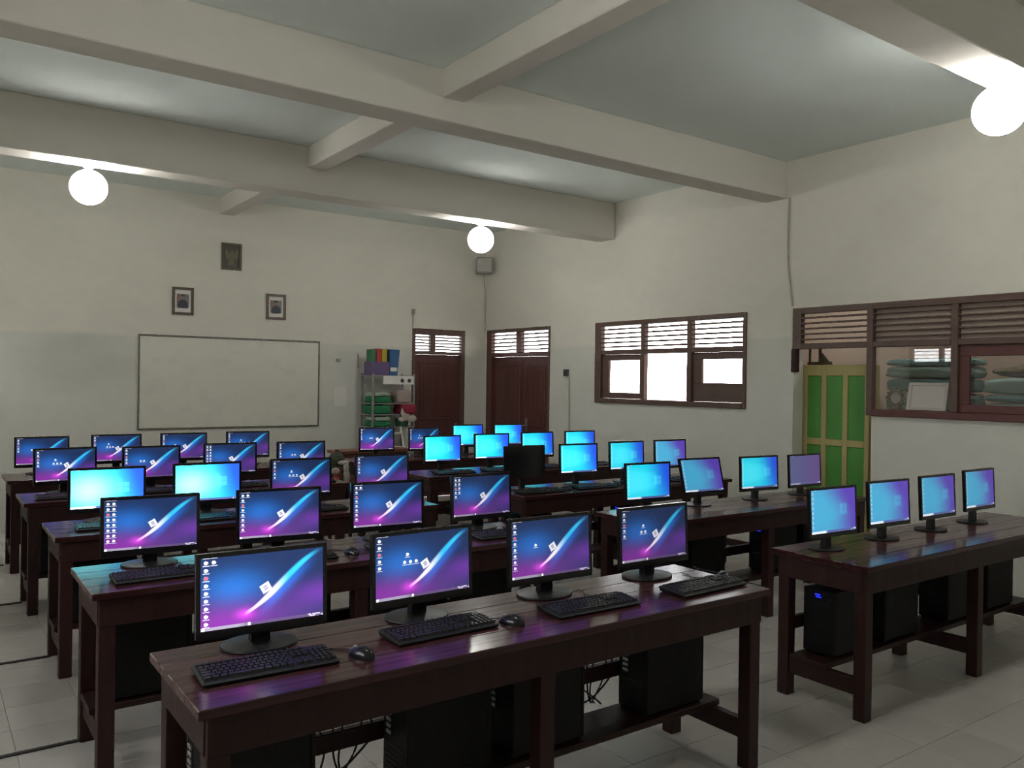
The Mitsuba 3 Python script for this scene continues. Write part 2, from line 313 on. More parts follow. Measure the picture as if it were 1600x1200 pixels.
# ---- windows of the left wall, out of the picture
for (a, b, z0, zt) in W4:
    w = struct('window_3', label='brown framed window of the left wall')
    o = sbox(a, z0, b, zt)
    for i in range(3): o = o.difference(sbox(a + 0.05 + i * (b - a - 0.05) / 3, z0 + 0.05, a + (i + 1) * (b - a - 0.05) / 3, zt - 0.05))
    obj('frame', on_right(ext(o, 0.08), XL), 'frame_wood', w); glass(w, a + 0.05, b - 0.05, z0 + 0.05, zt - 0.05, XL - 0.05)
d4 = struct('door_4', label='brown door with louvred transom in the left wall')
a, b, _, zt = D4
o = sbox(a, 0, b, zt).difference(sbox(a + 0.05, 2.03, 7.03, zt - 0.05)).difference(sbox(7.09, 2.03, b - 0.05, zt - 0.05)).difference(sbox(a + 0.05, 0.01, b - 0.05, 1.97))
obj('frame', on_right(ext(o, 0.08), XL), 'frame_wood', d4); obj('leaf', bx(XL - 0.06, XL - 0.02, a + 0.053, b - 0.053, 0.012, 1.967), 'door_wood', d4)
for k in range(3):
    for (p, q_) in ((a + 0.05, 7.03), (7.09, b - 0.05)): obj('slat', cb(XL - 0.06, XL - 0.02, p, q_, 2.08 + k * 0.06, 2.09 + k * 0.06, 0.002), 'frame_wood', d4)
# ---- the next room
AX, AY = 10.2, 4.80
struct('floor_annex', bx(WX + TH, AX + TH, YF - TH, AY + TH, -0.06, 0.0), 'grout')
struct('ceiling_annex', bx(WX + TH, AX + TH, YF - TH, AY + TH, 3.2, 3.3), 'annex_paint')
def annex_east():
    p = sbox(YF, 0, AY, 3.2)
    return on_right(ext(p, TH), AX + TH)
struct('wall_annex_east', annex_east(), 'annex_paint')
struct('wall_annex_north', bx(WX + TH, AX + TH, AY, AY + TH, 0, 3.2), 'annex_paint')
struct('wall_annex_south', bx(WX + TH, AX + TH, YF - TH, YF, 0, 3.2), 'annex_paint')
# yard outside
struct('ground_yard', bx(WX + TH, 60, AY + TH, 60, -0.12, -0.02), 'concrete', 'pale concrete yard outside')
struct('ground_yard', bx(AX + TH, 60, -30, AY + TH, -0.12, -0.02), 'concrete')
struct('ground_yard', bx(-60, XL - TH, -30, WY + TH, -0.12, -0.02), 'concrete')
struct('ground_yard', bx(-20, WX + TH, WY + TH, 60, -0.12, -0.02), 'concrete')

# ================================================================== LAMPS
def lamp(x, y, z, label, f=1.0):
    t = thing('ceiling_lamp', label, 'lamp', 'globe lamps under the beams')
    obj('base', lathe([[0, 0.0], [0.055, 0.0], [0.055, -0.018], [0.04, -0.03], [0, -0.03]]), 'ceramic', t, smooth=30, to_world=T().translate([x, y, z]))
    obj('socket', cyl(0.028, -0.06, -0.028), 'ceramic', t, smooth=30, to_world=T().translate([x, y, z]))
    s = trimesh.creation.icosphere(subdivisions=3, radius=0.138)
    obj('bulb', ply(s, 'glow_bulb', smooth=True, emitter={'type': 'area', 'radiance': {'type': 'rgb', 'value': [LAMP * f, LAMP * f * 0.985, LAMP * f * 0.92]}, 'sampling_weight': 4.0}), None, t, to_world=T().translate([x, y, z - 0.185]))
lamp(1.08, 7.24, 3.26, 'glowing white globe lamp under the far beam at the left')
lamp(4.78, 7.24, 3.26, 'glowing white globe lamp under the far beam, above the corner speaker')
lamp(4.87, 2.165, 3.33, 'glowing white globe lamp under the nearest beam, above the long window')
lamp(1.08, 2.165, 3.33, 'glowing white globe lamp under the nearest beam, out at the left')

# ================================================================== TABLES
ROWS = [2.1584, 3.5387, 4.8622, 6.2545, 7.646]; DP = 0.543
LX = [(0.5873, 2.8984), (0.557, 2.868), (0.5873, 2.8984), (0.575, 2.886), (0.5873, 2.8984)]
RX = [(3.6254, 5.954)] * 5
ORD = ['nearest', 'second', 'third', 'fourth', 'fifth and farthest']
ROWN = ['nearest row', 'second row', 'third row', 'fourth row', 'farthest row']
SIDE = {'L': 'left', 'R': 'right'}
def table(side, r):
    x0, x1 = (LX if side == 'L' else RX)[r]; y0 = ROWS[r]; y1 = y0 + DP
    t = thing('computer_table', f'long dark red wooden computer table, {ORD[r]} of the {SIDE[side]} bank', 'table', 'wooden computer tables in two banks')
    w = DP / 4
    for k in range(4): obj('top_plank', cb(x0, x1, y0 + k * w + (0.0006 if k else 0), y0 + (k + 1) * w - (0.0006 if k < 3 else 0), 0.722, TT, 0.0026), 'table_wood', t)
    obj('apron', cb(x0 + 0.03, x1 - 0.03, y0 + 0.022, y0 + 0.046, 0.61, 0.722, 0.002), 'leg_wood', t)
    obj('apron', cb(x0 + 0.03, x1 - 0.03, y1 - 0.046, y1 - 0.022, 0.61, 0.722, 0.002), 'leg_wood', t)
    obj('apron', cb(x0 + 0.026, x0 + 0.05, y0 + 0.046, y1 - 0.046, 0.61, 0.722, 0.002), 'leg_wood', t)
    obj('apron', cb(x1 - 0.05, x1 - 0.026, y0 + 0.046, y1 - 0.046, 0.61, 0.722, 0.002), 'leg_wood', t)
    h = 0.031
    for xc in (x0 + 0.061, (x0 + x1) / 2, x1 - 0.061):
        for yc in (y0 + 0.077 - 0.02, y1 - 0.077 + 0.02):
            obj('leg', cb(xc - h, xc + h, yc - h, yc + h, 0.0, 0.722, 0.003), 'leg_wood', t)
        obj('stretcher', cb(xc - 0.02, xc + 0.02, y0 + 0.088, y1 - 0.088, 0.115, 0.195, 0.003), 'leg_wood', t)
    obj('shelf', cb(x0 + 0.03, x1 - 0.03, y0 + 0.235, y0 + 0.445, 0.195, 0.222, 0.003), 'leg_wood', t)
    obj('rear_rail', cb(x0 + 0.09, x1 - 0.09, y1 - 0.085, y1 - 0.055, 0.333, 0.398, 0.003), 'leg_wood', t)
    return t
for r in range(5):
    for s in 'LR': table(s, r)

# ================================================================== MONITORS
MON = {'L1a': (0.891, -0.05, -0.006), 'L1b': (1.465, 0.022, 0.003), 'L1c': (2.043, -0.022, 0.002), 'L1d': (2.616, -0.018, -0.001),
       'L2a': (0.857, -0.081, -0.004), 'L2b': (1.446, -0.111, -0.009), 'L2c': (2.035, -0.092, -0.009), 'L2d': (2.632, -0.003, -0.002),
       'L3a': (0.904, -0.059, -0.003), 'L3b': (1.471, -0.039, -0.001), 'L3c': (2.075, -0.087, -0.001), 'L3d': (2.67, -0.044, 0.002),
       'L4a': (0.867, 0.101, 0.009), 'L4b': (1.445, -0.037, 0.002), 'L4c': (2.034, -0.116, 0.006), 'L4d': (2.622, -0.077, 0.001),
       'L5a': (0.87, -0.013, -0.001), 'L5b': (1.452, -0.047, 0.004), 'L5c': (2.028, -0.097, 0.003), 'L5d': (2.626, -0.11, 0.004),
       'R1a': (3.855, -0.058, -0.008), 'R1b': (4.385, -0.053, -0.004), 'R1c': (4.916, -0.02, -0.004), 'R1d': (5.428, -0.003, 0.004),
       'R2a': (3.9, -0.085, -0.007), 'R2b': (4.445, -0.079, -0.003), 'R2c': (5.046, -0.11, -0.011), 'R2d': (5.602, -0.046, -0.019),
       'R3a': (3.875, -0.041, 0.009), 'R3b': (4.429, -0.081, 0.007), 'R3c': (4.969, -0.064, 0.01), 'R3d': (5.506, -0.048, 0.008),
       'R4a': (3.961, -0.069, 0.001), 'R4b': (4.514, -0.097, 0.004), 'R4c': (5.069, -0.079, 0.007), 'R4d': (5.629, -0.079, 0.006),
       'R5a': (3.98, -0.184, -0.002), 'R5b': (4.561, -0.062, -0.015), 'R5c': (5.132, -0.154, 0.008), 'R5d': (5.7, -0.112, 0.002)}
# desktop of each screen: type (0 purple streak, 1 bright cyan, 2 dull cyan, 3 grey violet), icons in column 1 and 2, cluster, brightness/16
DESK = {'L1a': (0, 9, 1, 0, 24), 'L1b': (0, 5, 0, 4, 17), 'L1c': (0, 8, 0, 1, 14), 'L1d': (0, 5, 0, 3, 11),
        'L2a': (0, 8, 8, 0, 18), 'L2b': (0, 8, 1, 0, 18), 'L2c': (0, 8, 1, 0, 15), 'L2d': (0, 5, 4, 0, 12),
        'L3a': (1, 0, 0, 7, 31), 'L3b': (1, 0, 0, 7, 27), 'L3c': (0, 5, 0, 4, 13), 'L3d': (0, 5, 0, 0, 13),
        'L4a': (0, 5, 0, 4, 16), 'L4b': (0, 5, 0, 2, 15), 'L4c': (0, 6, 6, 0, 14), 'L4d': (0, 5, 0, 2, 13),
        'L5a': (0, 5, 0, 1, 14), 'L5b': (0, 4, 0, 4, 14), 'L5c': (0, 4, 0, 1, 14), 'L5d': (0, 4, 0, 4, 13),
        'R1a': (2, 8, 0, 0, 16), 'R1b': (2, 8, 0, 0, 15), 'R1c': (2, 8, 0, 0, 13), 'R1d': (2, 8, 0, 0, 12),
        'R2a': (1, 8, 0, 0, 14), 'R2b': (2, 8, 0, 0, 13), 'R2c': (1, 8, 0, 0, 12), 'R2d': (3, 0, 0, 0, 16),
        'R3a': (9, 0, 0, 0, 0), 'R3b': (1, 8, 0, 0, 17), 'R3c': (1, 8, 0, 0, 14), 'R3d': (2, 8, 0, 0, 16),
        'R4a': (1, 8, 0, 0, 19), 'R4b': (1, 8, 0, 0, 19), 'R4c': (1, 8, 0, 0, 16), 'R4d': (1, 8, 0, 0, 16),
        'R5a': (0, 5, 0, 2, 15), 'R5b': (0, 5, 0, 4, 12), 'R5c': (1, 8, 0, 0, 17), 'R5d': (1, 8, 0, 0, 17)}
def screen(p, n, uv):
    A = dr.floor(uv.x); u = uv.x - A; B = dr.floor(uv.y); v = uv.y - B
    typ = dr.floor(A / 256); n2 = dr.floor((A - typ * 256) / 16); n1 = A - typ * 256 - n2 * 16
    bri = dr.floor(B / 8); clus = B - bri * 8; bri = bri / 16.0
    g = lambda a, s: dr.exp(-dr.square(a / s))
    # ---- violet wallpaper with a light streak
    c = mi.Color3f(0.013, 0.030, 0.100) + mi.Color3f(0.008, 0.125, 0.47) * (g(u - 0.26, 0.25) * g(v - 0.56, 0.23))
    c += mi.Color3f(0.225, 0.004, 0.25) * (g(u - 0.16, 0.40) * g(v - 0.08, 0.25)) + mi.Color3f(0.11, 0.005, 0.21) * (g(u - 1.0, 0.28) * g(v - 0.36, 0.17))
    c += mi.Color3f(0.045, 0.008, 0.085) * (g(u - 0.75, 0.35) * g(v - 0.12, 0.22))
    s = dr.clip((u - 0.33) / 0.65, 0, 1); f = 0.16 + 0.81 * (0.5 * s + 0.5 * s * s * (3 - 2 * s))
    dist = (v - f) * 0.6
    c += mi.Color3f(0.005, 0.10, 0.45) * (g(dist + 0.055, 0.065) * smoothstep(0.12, 0.45, s) * smoothstep(1.0, 0.6, s) * dr.select(dist < 0.01, 1.0, 0.3))
    w = 0.014 + 0.017 * smoothstep(0.1, 0.45, s) - 0.016 * smoothstep(0.55, 1.0, s)
    core = dr.exp(-dr.square(dr.square(dist / (w * 1.15)))) * smoothstep(0.0, 0.1, s) * smoothstep(1.03, 0.75, s)
    sc = mix(mix((1.0, 0.45, 1.0), (1.1, 1.0, 1.15), smoothstep(0.05, 0.28, s)), (0.035, 0.58, 1.0), smoothstep(0.3, 0.6, s))
    c = mix(c, sc, dr.clip(core, 0, 1))
    c += mi.Color3f(0.5, 0.03, 0.45) * (g(u - 0.35, 0.07) * g(v - 0.17, 0.07))
    # white tilted badge beside the streak
    X, Y = (u - 0.515) * 1.75, v - 0.50
    a, b = X * 0.88 + Y * 0.47, -X * 0.47 + Y * 0.88
    badge = smoothstep(0.078, 0.062, dr.maximum(dr.abs(a), dr.abs(b) * 1.1))
    mark = smoothstep(0.036, 0.026, dr.abs(a)) * smoothstep(0.016, 0.008, dr.abs(dr.abs(b) - 0.018))
    c = mix(c, mix((0.95, 0.95, 1.0), (0.35, 0.33, 0.5), mark), badge)
    bar0 = smoothstep(0.05, 0.042, v)
    c = mix(c, mix((0.42, 0.38, 0.50), (0.13, 0.08, 0.2), smoothstep(0.28, 0.42, u)), bar0 * 0.9)
    c = mix(c, (1, 1, 1), bar0 * (smoothstep(0.014, 0.009, dr.abs(u - 0.022)) + smoothstep(0.014, 0.008, dr.abs(u - 0.38))))
    c = mix(c, (0.6, 0.55, 0.7), bar0 * smoothstep(0.86, 0.88, u) * dr.select(noise(u * 90, v * 60) > 0.45, 1.0, 0.0))
    # ---- cyan wallpaper with a window of four panes
    k = smoothstep(0.45, 1.06, u + 0.16 * (v - 0.5) * (0.3 + u) + 0.05)
    d = mix((0.008, 0.78, 1.0), (0.02, 0.10, 0.85), k) + mi.Color3f(0.38, 0.2, 0.1) * g(u - 0.25, 0.3) * g(v - 0.45, 0.4) * dr.select(clus > 6.5, 1.0, 0.12)
    ray = smoothstep(0.30 + 0.0, 0.10, dr.abs(v - 0.52) - 0.25 * (0.72 - u)) * smoothstep(0.74, 0.66, u)
    d += mi.Color3f(0.02, 0.14, 0.12) * ray
    px, py = dr.abs(u - 0.72), dr.abs(v - 0.52)
    pane = smoothstep(0.085, 0.078, px) * smoothstep(0.135, 0.128, py) * smoothstep(0.003, 0.006, px) * smoothstep(0.004, 0.009, py)
    d += mi.Color3f(0.03, 0.16, 0.10) * pane
    k2 = smoothstep(0.25, 0.9, u + 0.25 * (v - 0.5) - 0.1 * g(v - 0.5, 0.3))
    e = mix((0.07, 0.40, 0.66), (0.105, 0.055, 0.44), k2) + mi.Color3f(0.0, 0.16, 0.12) * pane * 0.8 + mi.Color3f(0.0, 0.03, 0.03) * ray
    vi = mix((0.085, 0.10, 0.22), (0.105, 0.06, 0.20), u)
    d = dr.select(typ > 2.5, vi, dr.select(typ > 1.5, e, d))
    bar1 = smoothstep(0.062, 0.052, v)
    d = mix(d, mix((0.85, 0.9, 1.0), (0.10, 0.13, 0.35), smoothstep(0.30, 0.36, u)), bar1 * dr.select(typ > 2.5, 0.25, 1.0))
    d = mix(d, (0.7, 0.8, 0.9), bar1 * smoothstep(0.88, 0.9, u) * dr.select(noise(u * 80, v * 50) > 0.55, 0.8, 0.0))
    c = dr.select(typ > 0.5, d, c)
    # ---- icons
    def icon(cx, cy, on):
        x, y = (u - cx) / 0.020, (v - cy) / 0.030
        body = smoothstep(1.0, 0.7, dr.sqrt(x * x + dr.square(y * (1 + 0.25 * dr.clip(x, -2, 2)))))
        txt = smoothstep(1.5, 1.2, dr.abs(x)) * smoothstep(0.010, 0.004, dr.abs(v - cy + 0.042)) * 0.6
        return dr.clip(body + txt, 0, 1) * on, body
    rows = dr.select(typ > 0.5, 0.11, 0.105)
    kk = dr.floor((0.975 - v) / rows); cy = 0.975 - (kk + 0.42) * rows
    i1, b1 = icon(0.045, cy, dr.select(kk < n1, 1.0, 0.0) * dr.select(typ > 0.5, 0.45, 1.0))
    i2, b2 = icon(0.105, cy, dr.select(kk < n2, 1.0, 0.0))
    red = dr.select((kk > 1.5) & (kk < 2.5) & (typ < 0.5), 1.0, 0.0)
    c = mix(c, mix((0.92, 0.92, 0.98), (0.9, 0.14, 0.2), red * b1), i1)
    c = mix(c, (0.95, 0.95, 1.0), i2)
    for q, (ix, iy) in enumerate(((0.30, 0.56), (0.36, 0.56), (0.33, 0.68), (0.42, 0.56))):
        c = mix(c, (0.95, 0.95, 1.0), icon(ix, iy, dr.select((clus > q + 0.5) & (typ < 0.5), 1.0, 0.0))[0])
    return c * bri
SCREEN = proc(screen)

TILT = 0.05; TILTS = {'R2b': 0.26}
def head_parts(w, h, bz, bb):
    """bezel, back shell: local frame, screen top centre at the origin, screen faces -y"""
    o = sbox(-w / 2 - bz, -h - bb, w / 2 + bz, bz).buffer(-0.004).buffer(0.004)
    ring = ext(o.difference(sbox(-w / 2, -h, w / 2, 0)), 0.014)
    ring = on_back(ring, 0.012)
    ring = cat([ring, cb(-w / 2 - bz - 0.001, w / 2 + bz + 0.001, 0.008, 0.017, -h - bb - 0.001, bz + 0.001, 0.003)])
    hull = [[sx * (w / 2 + bz - 0.012), 0.016, z] for sx in (-1, 1) for z in (bz - 0.012, -h - bb + 0.012)] + \
           [[sx * (w / 2 - 0.07), 0.052, z] for sx in (-1, 1) for z in (-0.045, -h + 0.02)]
    return ring, trimesh.convex.convex_hull(np.array(hull))
HEADS = {}
for sd, w, h, bz, bb in (('L', 0.3834, 0.2193, 0.013, 0.026), ('R', 0.3583, 0.2209, 0.012, 0.022)):
    ring, back = head_parts(w, h, bz, bb)
    HEADS[sd] = (w, h, bb, ply(ring, 'black_gloss'), ply(back, 'black_plastic', smooth=25))
base_l = lathe([[0, 0], [0.118, 0], [0.12, 0.004], [0.118, 0.009], [0.09, 0.013], [0.03, 0.016], [0, 0.016]], 40); base_l.vertices[:, 1] *= 0.82
base_r = lathe([[0, 0], [0.10, 0], [0.102, 0.004], [0.10, 0.008], [0.07, 0.011], [0, 0.012]], 40); base_r.vertices[:, 1] *= 0.85
BASE = {'L': ply(base_l, 'black_plastic', smooth=30), 'R': ply(base_r, 'black_plastic', smooth=30)}
def neck_mesh(z0, z1, w0, w1, lean):
    P = [[s * w0, y, z0] for s in (-1, 1) for y in (-0.016, 0.018)] + [[s * w1, y + lean, z1] for s in (-1, 1) for y in (-0.012, 0.014)]
    return trimesh.convex.convex_hull(np.array(P))
NECK = {'L': ply(neck_mesh(0.012, 0.15, 0.030, 0.026, 0.0), 'black_gloss'), 'R': ply(neck_mesh(0.009, 0.15, 0.022, 0.02, 0.0), 'black_plastic')}
KIND = {0: 'violet streak desktop', 1: 'bright cyan desktop', 2: 'dull blue desktop', 3: 'dim grey violet screen', 9: 'switched off'}
NTH = {'a': 'leftmost', 'b': 'second from left', 'c': 'third from left', 'd': 'rightmost'}
BASEY = {}
for key in MON:
    sd, r, c = key[0], int(key[1]) - 1, key[2]
    x, yaw, dz = MON[key]; w, h, bb, ring, back = HEADS[sd]
    y = ROWS[r] + (0.4026 if sd == 'L' else 0.3384) + (TILTS.get(key, TILT) - TILT) * h * 0.9; zt = (1.0554 if sd == 'L' else 1.0733) + dz
    t = thing('monitor', f'black monitor, {KIND[DESK[key][0]]}, {NTH[c]} on {SIDE[sd]} table of {ROWN[r]}', 'monitor', 'monitors on the computer tables')
    M = T().translate([x, y, zt]) @ T().rotate([0, 0, 1], math.degrees(yaw)) @ T().rotate([1, 0, 0], -math.degrees(TILTS.get(key, TILT)))
    obj('bezel', ring, None, t, to_world=M); obj('back_cover', back, None, t, to_world=M)
    typ, n1, n2, cl, br = DESK[key]
    sv = np.array([[-w / 2, 0.0, -h], [w / 2, 0.0, -h], [w / 2, 0.0, 0], [-w / 2, 0.0, 0]])
    sm = trimesh.Trimesh(sv, [[0, 1, 2], [0, 2, 3]], process=False)
    if typ == 9: scr = obj('screen', sm, 'black_gloss', t, to_world=M)
    else:
        uv = np.array([[.002, .002], [.998, .002], [.998, .998], [.002, .998]]) + [typ * 256 + n2 * 16 + n1, br * 8 + cl]
        scr = obj('screen', ply(sm, 'black_gloss', uv=uv, emitter={'type': 'area', 'radiance': SCREEN, 'sampling_weight': 0.25}), None, t, to_world=M)
    by = 0.033 - (TILTS.get(key, TILT) - TILT) * h * 0.5 + TILT * h * 0.4
    bxp = np.array([x - math.sin(yaw) * by, y + math.cos(yaw) * by]); BASEY[key] = bxp
    S = T().translate([bxp[0], bxp[1], TT]) @ T().rotate([0, 0, 1], math.degrees(yaw))
    obj('neck', NECK[sd], None, t, to_world=S); obj('base', BASE[sd], None, t, to_world=S)

# ================================================================== KEYBOARDS AND MICE
def keyboard_meshes():
    w, d = 0.395, 0.142
    case = trimesh.convex.convex_hull(np.array([[sx * (w / 2 - e), yy + (e if yy < 0 else -e), z] for sx in (-1, 1) for (yy, z, e) in
        ((-d / 2, 0.002, 0.004), (-d / 2, 0.009, 0.0), (-d / 2, 0.013, 0.004), (d / 2, 0.003, 0.004), (d / 2, 0.020, 0.0), (d / 2, 0.024, 0.004))]))
    keys = []
    def key(x0, x1, r):
        y0 = d / 2 - 0.028 - (r + 1) * 0.0183 - (0 if r == 0 else 0.005) + 0.0183; y1 = y0 + 0.0165
        z = lambda yv: 0.013 + (yv + d / 2) / d * 0.011
        P = [[x0, y0, z(y0)], [x1, y0, z(y0)], [x1, y1, z(y1)], [x0, y1, z(y1)]]
        P += [[x0 + 0.002, y0 + 0.002, z(y0) + 0.007], [x1 - 0.002, y0 + 0.002, z(y0) + 0.007], [x1 - 0.002, y1 - 0.002, z(y1) + 0.007], [x0 + 0.002, y1 - 0.002, z(y1) + 0.007]]
        f = [[4, 5, 6], [4, 6, 7]] + [q for k in range(4) for q in ([k, (k + 1) % 4, 4 + (k + 1) % 4], [k, 4 + (k + 1) % 4, 4 + k])]
        keys.append(trimesh.Trimesh(P, f, process=False))
    xl = -w / 2 + 0.008; p = 0.0171
    for r in range(6):
        if r == 5:
            x = xl
            for wd in (1.3, 1.3, 1.3, 6.0, 1.3, 1.3, 1.2, 1.3): key(x, x + wd * p - 0.0015, r); x += wd * p
        else:
            x = xl; off = (0, 0, 1.5, 1.8, 2.2)[r]; n = (15, 15, 13, 12, 11)[r]
            if off: key(x, x + off * p - 0.0015, r); x += off * p
            while x < xl + 15 * p - 0.5 * p: key(x, min(x + p, xl + 15 * p) - 0.0015, r); x += p
        for k in range(3):
            if r in (3,) or (r == 4 and k != 1): continue
            key(xl + (15.35 + k) * p, xl + (16.35 + k) * p - 0.0015, r)
        for k in range(4):
            if r: key(xl + (18.7 + k * 0.92) * p, xl + (19.62 + k * 0.92) * p - 0.0015, r)
    return case, cat(keys)
kc, kk_ = keyboard_meshes()
KCASE, KKEYS = ply(kc, 'black_plastic'), ply(kk_, 'key_plastic')
KCABLE = ply(tube([[0.10, 0.068, 0.012], [0.12, 0.10, 0.006], [0.10, 0.15, 0.004], [0.125, 0.19, 0.004], [0.12, 0.225, 0.004]], 0.0022), 'cable_black', smooth=True)
KB = {'L1a': (0.838, 2.368, -0.045), 'L1b': (1.442, 2.398, 0.03), 'L1c': (2.065, 2.345, -0.02), 'L1d': (2.665, 2.315, 0.03)}
def keyboard(key, x, y, a, cable=True):
    sd, r, c = key[0], int(key[1]) - 1, key[2]
    t = thing('keyboard', f'black keyboard before {NTH[c]} monitor on {SIDE[sd]} table of {ROWN[r]}', 'keyboard', 'keyboards on the computer tables')
    M = place(x, y, TT, a)
    obj('case', KCASE, None, t, to_world=M); k = obj('keys', KKEYS, None, t, to_world=M); tag(k, kind='stuff')
    if cable: obj('cable', KCABLE, None, t, to_world=M)
for k, (x, y, a) in KB.items(): keyboard(k, x, y, a)
for r in (2, 3, 4):
    for c in 'abcd':
        x = MON[f'L{r}{c}'][0]; keyboard(f'L{r}{c}', x + random.uniform(-.02, .03), ROWS[r - 1] + 0.165 + random.uniform(-.01, .015), random.uniform(-.05, .04))
for r in (3, 4):
    for c in 'abcd':
        x = MON[f'R{r}{c}'][0]; keyboard(f'R{r}{c}', x + random.uniform(-.02, .03), ROWS[r - 1] + 0.15 + random.uniform(-.01, .015), random.uniform(-.06, .03))
ms = trimesh.creation.icosphere(subdivisions=3); v = ms.vertices.copy()
v[:, 2] = np.where(v[:, 2] < 0, 0, v[:, 2]); v *= [0.030, 0.052, 0.034]; v[:, 2] *= 1 - 0.25 * (v[:, 1] / 0.052)
ms.vertices = v
MBODY = ply(ms, 'black_gloss', smooth=True)
mw = cyl(0.010, -0.0035, 0.0035, n=16); mw.apply_transform(trimesh.transformations.rotation_matrix(math.pi / 2, [0, 1, 0])); mw.apply_translation((0, 0.030, 0.0185))
MWHEEL = ply(mw, 'grey_plastic')
MBTN = ply(cat([cb(-0.0008, 0.0008, 0.014, 0.046, 0.012, 0.0265, 0.0003)]), 'black_matt')
MCABLE = ply(tube([[0, 0.049, 0.008], [0.004, 0.08, 0.004], [-0.03, 0.13, 0.003], [-0.07, 0.17, 0.003], [-0.08, 0.215, 0.004]], 0.0022), 'cable_black', smooth=True)
def mouse(key, x, y, a):
    sd, r, c = key[0], int(key[1]) - 1, key[2]
    t = thing('mouse', f'black mouse right of {NTH[c]} keyboard on {SIDE[sd]} table of {ROWN[r]}', 'mouse', 'mice on the computer tables')
    M = place(x, y, TT, a)
    obj('body', MBODY, None, t, to_world=M); obj('wheel', MWHEEL, None, t, to_world=M); obj('cable', MCABLE, None, t, to_world=M)
mouse('L1a', 1.112, 2.315, 0.25); mouse('L1b', 1.700, 2.343, 0.35); mouse('L1d', 2.872, 2.385, -0.6)
for key in ('L2a', 'L2b', 'L2c', 'L2d', 'L3a', 'L3b', 'R3a', 'R3b'):
    mouse(key, MON[key][0] + 0.275, ROWS[int(key[1]) - 1] + 0.16 + random.uniform(-.02, .02), random.uniform(-.3, .4))

# ================================================================== COMPUTER CASES UNDER THE TABLES
CL, CW, CH = 0.335, 0.175, 0.335
case = cb(-CL / 2 + 0.012, CL / 2, -CW / 2, CW / 2, 0.008, CH, 0.004)
feet = cat([cb(sx * 0.15 - 0.015, sx * 0.15 + 0.015, sy * 0.065 - 0.01, sy * 0.065 + 0.01, 0, 0.009, 0.002) for sx in (-1, 1) for sy in (-1, 1)])
front = cat([cb(-CL / 2 - 0.004, -CL / 2 + 0.013, -CW / 2 - 0.001, CW / 2 + 0.001, 0.01, CH + 0.001, 0.004),
             cb(-CL / 2 - 0.008, -CL / 2 - 0.002, -0.07, 0.07, 0.245, 0.285, 0.002), cb(-CL / 2 - 0.007, -CL / 2 - 0.002, -0.07, 0.07, 0.05, 0.13, 0.002)])
rear = cat([cb(CL / 2 - 0.001, CL / 2 + 0.002, -CW / 2 + 0.02, -CW / 2 + 0.07, 0.15, 0.30, 0.001)] +
           [cb(CL / 2 - 0.001, CL / 2 + 0.002, -CW / 2 + 0.02, CW / 2 - 0.02, 0.03 + k * 0.018, 0.042 + k * 0.018, 0.001) for k in range(6)])
ports = cat([cb(CL / 2 + 0.001, CL / 2 + 0.006, -CW / 2 + 0.03, -CW / 2 + 0.06, 0.16 + k * 0.022, 0.172 + k * 0.022, 0.001) for k in range(6)])
CCASE, CFEET, CFRONT, CREAR, CPORTS = (ply(m, k) for m, k in ((case, 'case_black'), (feet, 'black_matt'), (front, 'case_black'), (rear, 'case_black'), (ports, 'grey_plastic')))
led = cat([cb(-CL / 2 - 0.012, -CL / 2 - 0.0078, -0.018, 0.012, 0.295 - 0.0, 0.301, 0.001), cb(-CL / 2 - 0.012, -CL / 2 - 0.0035, -0.010, 0.018, 0.306, 0.312, 0.001)])
LEDON = ply(led, 'black_gloss', emitter={'type': 'area', 'radiance': {'type': 'rgb', 'value': [0.02, 0.05, 2.2]}, 'sampling_weight': 0.05})
LEDOFF = ply(led, 'grey_plastic')
def tower(sd, r, x, nth, lit=False):
    where = {0: 'first', 1: 'second', 2: 'third', 3: 'last'}[nth]
    t = thing('computer_case', f'black computer case{" with blue light" if lit else ""}, {where} from left under {SIDE[sd]} table of {ROWN[r]}', 'computer', 'computer cases under the tables')
    M = place(x, ROWS[r] + 0.345, 0.222, math.pi if sd == 'L' else 0)
    obj('case', CCASE, None, t, to_world=M); obj('foot_pads', CFEET, None, t, to_world=M); obj('front_panel', CFRONT, None, t, to_world=M)
    rr = obj('rear_panel', CREAR, None, t, to_world=M); obj('ports', CPORTS, None, rr, to_world=M)
    k = obj('power_light', LEDON if lit else LEDOFF, None, t, to_world=M)
    if lit: tag(k, 'glowing blue power light')
for n, x in enumerate((0.84, 1.50, 1.935, 2.615)): tower('L', 0, x, n)
for n, x in enumerate((0.83, 1.46, 2.0, 2.58)): tower('L', 1, x, n)
for r in (2, 3, 4): tower('L', r, 0.87, 0)
for n, x in enumerate((3.925, 4.40, 5.07, 5.56)): tower('R', 0, x, n, n == 0)
for n, x in enumerate((3.93, 4.42, 5.235, 5.66)): tower('R', 1, x, n, n == 2)
for n, x in enumerate((3.93, 5.045)): tower('R', 2, x, n * 2, n == 1)

